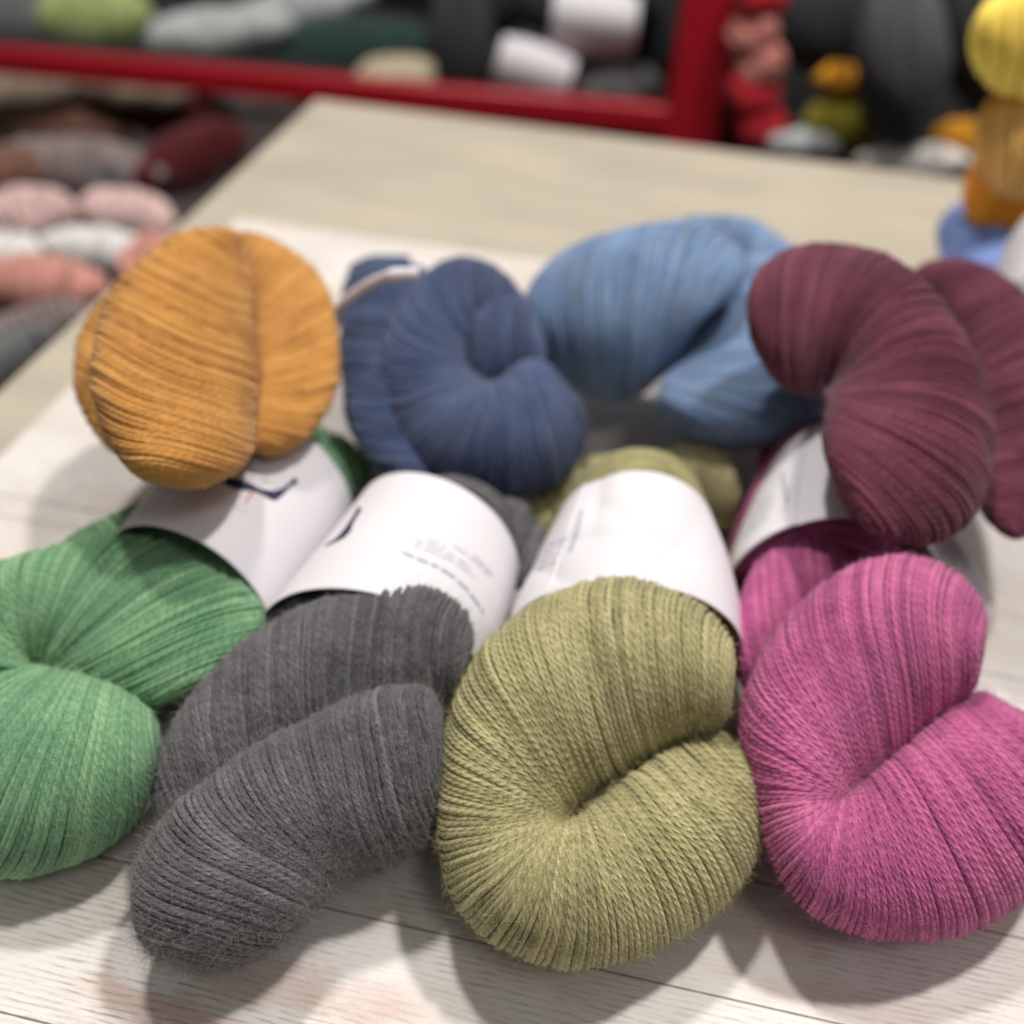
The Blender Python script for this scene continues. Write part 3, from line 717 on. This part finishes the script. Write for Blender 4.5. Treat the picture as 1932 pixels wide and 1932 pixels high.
G_ST = 'yarn balls stacked at the right edge'
YEL = plain_yarn('yellow_wool', srgb(248, 214, 96)); TAN = plain_yarn('tan_orange_wool', srgb(240, 186, 104)); ORA = plain_yarn('bright_orange_wool', srgb(255, 166, 48))
PERI = plain_yarn('periwinkle_wool', srgb(128, 150, 204)); 
far_ball(1935, 82, 106, 100, YEL, 'bright yellow yarn ball on top of the stack at the right edge', group=G_ST, Y=.62, ang=.15, seed=3)
far_ball(1930, 268, 92, 108, TAN, 'tan orange yarn ball in the middle of the stack at the right edge', group=G_ST, Y=.62, ang=.1, seed=4)
far_ball(1925, 400, 128, 82, ORA, 'bright orange yarn ball at the bottom of the stack at the right edge', group=G_ST, Y=.63, ang=.9, seed=6)
h = far_ball(1850, 480, 105, 72, PERI, 'periwinkle blue hank with a white band, behind the burgundy hank', 'yarn hank', None, z=.045, ang=1.2, name='yarn_hank', seed=7, zmin=ZT)
band(h, [(1852, 640, 2060, 640, .05, .045), (1864, 570, 2060, 570, .05, .048), (1880, 500, 2060, 505, .05, .045)], p=.95)

# red rack behind the table
RED = flat_mat('red_enamel', srgb(176, 22, 38), .35, .15, 20, .5)
DRED = flat_mat('dark_red_fabric', srgb(92, 14, 22), .8, .3, 12)
rY = ty1 + .42
rz = float(at(1262, 230, Y=rY)[0][2])
print('rack', rY, rz)
rk = empty('display_rack', (0, rY, -.74), 'red metal rack with a long rail, standing behind the beige table', 'rack')
xl = float(at(-250, 100, Y=rY)[0][0]); xr = float(at(1262, 235, Y=rY)[0][0])
pl_ = at(-250, 96, z=rz)[0]; pr_ = at(1262, 230, z=rz)[0]; print('rail', pl_, pr_)
rail = box_obj('rail', (-float(np.linalg.norm(pr_ - pl_)), .0, 0, .02, rz - .0165, rz + .0165), RED, rk, .004)
rail.matrix_parent_inverse = Matrix.Translation(-rk.location) @ Matrix.Translation((pr_[0], pr_[1], 0)) @ Matrix.Rotation(math.atan2(pr_[1] - pl_[1], pr_[0] - pl_[0]), 4, 'Z')
box_obj('post', (xr - .006, xr + .060, rY - .002, rY + .022, -.74, rz + .55), RED, rk, .004)
box_obj('post', (xl, xl + .03, rY - .002, rY + .022, -.74, rz + .55), RED, rk, .004)
box_obj('side_panel', (xr + .062, xr + .115, rY + .03, rY + .20, -.74, rz + .5), DRED, rk, .004)
DK = flat_mat('black_wool_bundle', srgb(38, 40, 42), .9, .4, 30, .2, sheen=.3)
box_obj('shelf', (xl, xr, rY + .02, rY + .42, rz - .045, rz - .02), flat_mat('dark_shelf', srgb(44, 42, 44), .6), rk, .003)
# twisted red and white hank hanging on the rack
RW = plain_yarn('red_wool', srgb(190, 28, 44)); PNK = plain_yarn('dusty_pink_wool', srgb(226, 150, 140)); WHT = plain_yarn('white_wool', srgb(236, 228, 222), .9)
hh = empty('yarn_hank', tuple(map(float, at(1430, 270, Y=rY)[0])), 'red hank with pale pink turns hanging beside the red rack post', 'yarn hank')
for k, (cy, m_, a_) in enumerate(((-10, RW, .5), (62, PNK, -.7), (120, PNK, -.7), (175, RW, .4), (235, RW, .2))):
    lobe('yarn_lobe', m_, hh, arc_ellipse(1430 + (-8 if k % 2 else 6), cy, 50, 46, a_, 9), Y=rY - .02, tk=.8, r=.0022, seg=40, ns=5, layers=1, seed=90 + k, zmin=-2, pitch=.006)
FUZZ.clear()
# dark bundles, white bands
BLK = plain_yarn('black_wool', srgb(46, 48, 50)); TEAL = plain_yarn('dark_teal_wool', srgb(42, 66, 60)); DG = plain_yarn('dark_grey_wool', srgb(74, 74, 76)); MG = plain_yarn('mid_grey_wool', srgb(112, 112, 112))
LG = plain_yarn('lime_green_wool', srgb(168, 184, 120)); SIL = plain_yarn('silver_grey_wool', srgb(196, 200, 200)); CRM = plain_yarn('cream_wool', srgb(204, 190, 164))
OY = plain_yarn('olive_yellow_wool', srgb(140, 130, 34)); AMB = plain_yarn('amber_wool', srgb(214, 148, 30))
G_RK = 'yarn hanks lying on the red rack'
Yb = rY + .14
dark = 'black hank'
def fh(cx, cy, rx, ry, m_, lab, Y=Yb, ang=0, seed=1, group=G_RK):
    return far_ball(cx, cy, rx, ry, m_, lab, 'yarn hank', group, Y=Y, ang=ang, name='yarn_hank', r=.0024, seed=seed, n=9)
fh(170, 30, 120, 62, LG, 'pale lime green hank above the red rail, far left', seed=1)
fh(20, 40, 80, 60, MG, 'grey beige hank at the top left corner of the photo', seed=2)
fh(400, 60, 160, 42, SIL, 'silver grey hank lying along the top of the red rail', seed=3, ang=-.08)
fh(560, 20, 150, 40, SIL, 'silver grey hank at the top edge, behind the other silver one', seed=4, ang=-.2, Y=Yb + .08)
fh(430, 120, 170, 34, TEAL, 'dark teal hank under the silver grey hank', seed=5, ang=.06)
fh(660, 95, 170, 62, TEAL, 'dark teal hank beside the cream one behind the rail', seed=6, Y=Yb + .02)
fh(755, 150, 85, 45, CRM, 'cream hank behind the middle of the red rail', seed=7, Y=Yb - .06)
fh(870, 90, 60, 130, BLK, 'black hank standing left of the white banded hank', seed=8, Y=Yb - .02)
w1 = fh(1005, 140, 95, 70, BLK, 'black hank with a wide white band, low behind the red rail', seed=9, Y=Yb - .05)
w2 = fh(1120, 20, 130, 90, BLK, 'black hank with a white band at the top edge of the photo', seed=10, Y=Yb + .02)
fh(1160, 165, 90, 50, MG, 'mid grey hank beside the red rack post', seed=12, Y=Yb - .06)
fh(900, -10, 110, 80, BLK, 'black hank at the top edge above the cream one', seed=13, Y=Yb + .08)
fh(1230, 70, 60, 120, BLK, 'black hank standing against the red rack post', seed=14, Y=Yb + .08)
def far_band(parent, cx, cy, rx, ry, Y, ang=0):
    S = []
    for u in np.linspace(-1, 1, 12):
        hgt = ry * (1 - .12 * u * u)
        S.append((u, hgt))
    V = []; n = 20
    for u, hgt in S:
        for ph in np.linspace(-.3, math.pi + .3, n):
            x = cx + rx * u * math.cos(ang) - math.cos(ph) * hgt * math.sin(ang); y = cy + rx * u * math.sin(ang) + math.cos(ph) * hgt * math.cos(ang)
            P, k = at(x, y, Y=Y); nn = (EYE - P) / np.linalg.norm(EYE - P)
            V.append(P + nn * math.sin(ph) * hgt * float(k) / F)
    q = [(i * n + j, i * n + j + 1, (i + 1) * n + j + 1, (i + 1) * n + j) for i in range(11) for j in range(n - 1)]
    return mesh_obj('paper_band', V, np.array(q), PAPER, parent)
far_band(w1, 1005, 140, 72, 62, Yb - .075, .3)
far_band(w2, 1122, 42, 80, 66, Yb - .06, .1)

# right: bundles behind the table's far edge
rY2 = ty1 + .30
SB = box_obj('side_bench', (xr + .10, xr + 1.6, ty1 + .12, ty1 + .85, -.20, -.17), flat_mat('bench_dark', srgb(30, 30, 32), .6), None, .004)
SB['label'] = 'dark low bench carrying the yarn bundles behind the table on the right'; SB['category'] = 'bench'
def fr(cx, cy, rx, ry, m_, lab, Y, ang=0, seed=1): return fh(cx, cy, rx, ry, m_, lab, Y, ang, seed, 'yarn hanks on the dark bench')
fr(1705, 110, 85, 165, DG, 'dark grey hank standing upright behind the table, right of the yellow ones', rY2, seed=21)
fr(1590, 235, 75, 55, OY, 'olive yellow hank low behind the table edge', rY2 + .02, seed=22)
fr(1592, 150, 55, 32, AMB, 'amber hank on top of the olive yellow one', rY2 + .02, seed=23)
fr(1815, 265, 60, 40, AMB, 'amber hank beside the foot of the dark grey hank', rY2 + .06, seed=24)
fr(1560, 40, 110, 100, BLK, 'black hank above the amber one, behind the red twisted hank', rY2 + .14, seed=25)
fr(1860, 60, 80, 150, BLK, 'black hank standing behind the yellow ball', rY2 + .16, seed=26)
fr(1520, 270, 70, 26, SIL, 'small grey hank flat behind the table edge', rY2, seed=28)
fr(1725, 305, 110, 34, WHT, 'white hank lying flat behind the table edge', rY2 - .04, seed=29)

# left: low crate with pink, white and brown yarn beside the table
cz = -.30
crate = empty('yarn_crate', (tx0 - .4, .9, -.74), 'low dark crate on the floor left of the table, full of pink yarn', 'crate')
CRM2 = flat_mat('crate_grey', srgb(96, 88, 86), .6)
cx0, cx1, cy0, cy1 = tx0 - .75, tx0 - .04, .30, ty1 + .02
box_obj('bottom', (cx0, cx1, cy0, cy1, -.74, -.62), CRM2, crate, .004)
for b in ((cx0 - .02, cx0 - .001, cy0, cy1, -.74, -.20), (cx1 + .001, cx1 + .02, cy0, cy1, -.74, -.20), (cx0, cx1, cy0 - .021, cy0 - .001, -.74, -.20), (cx0, cx1, cy1 + .001, cy1 + .02, -.74, -.20)):
    box_obj('side', b, CRM2, crate, .004)
SALM = plain_yarn('salmon_wool', srgb(206, 148, 136)); ROSE = plain_yarn('pale_rose_wool', srgb(222, 190, 186)); BRN = plain_yarn('brown_wool', srgb(122, 88, 74)); MAR = plain_yarn('maroon_wool', srgb(78, 16, 20)); BEI = plain_yarn('beige_wool', srgb(184, 164, 146)); TAU = plain_yarn('taupe_grey_wool', srgb(136, 122, 120)); OFW = plain_yarn('off_white_wool', srgb(238, 236, 234), .9)
specs = [(20, 160, 130, 50, BEI, 'beige hank under the red rail at the left edge of the photo', 0), (100, 230, 150, 70, BRN, 'brown hank under the red rail at the left', .2), (330, 215, 130, 60, MAR, 'maroon hank under the red rail beside the table corner', .3),
         (250, 165, 120, 32, BEI, 'long beige hank right under the red rail', .12), (480, 185, 80, 36, TAU, 'taupe hank between the maroon one and the table corner', .1), (360, 300, 120, 60, MAR, 'darker maroon hank touching the table edge', -.4),
         (150, 320, 170, 62, TAU, 'taupe grey hank above the rose ones in the crate', .1), (0, 330, 90, 60, BRN, 'brown hank at the left edge above the rose ones', 0),
         (40, 410, 110, 58, ROSE, 'pale rose hank at the left edge of the crate', -.1), (240, 405, 95, 50, ROSE, 'pale rose hank in the middle of the crate', .2), (180, 470, 110, 44, OFW, 'off white hank on top of the salmon ones', .1),
         (80, 540, 130, 62, SALM, 'salmon pink hank below the off white one', .1), (290, 500, 70, 60, SALM, 'salmon pink hank close to the table edge', -.5), (10, 480, 70, 45, OFW, 'off white hank at the left edge beside the salmon one', 0),
         (60, 620, 120, 45, TAU, 'taupe grey hank at the near end of the crate', -.3), (230, 340, 90, 40, DG, 'dark grey hank in the shade of the table edge', -.6), (10, 680, 110, 50, MG, 'mid grey hank nearest the camera in the crate', -.5)]
for k, (cx, cy, rx, ry, m_, lab, an) in enumerate(specs):
    zz = -.14
    if cy <= 260: fh(cx, cy, rx, ry, m_, lab, Y=rY + .0 + .02 * (k % 3), ang=an, seed=40 + k, group='yarn hanks in the floor crate')
    else: far_ball(cx, cy, rx, ry, m_, lab, 'yarn hank', 'yarn hanks in the floor crate', z=zz, ang=an, name='yarn_hank', r=.0022, seed=40 + k, n=9)
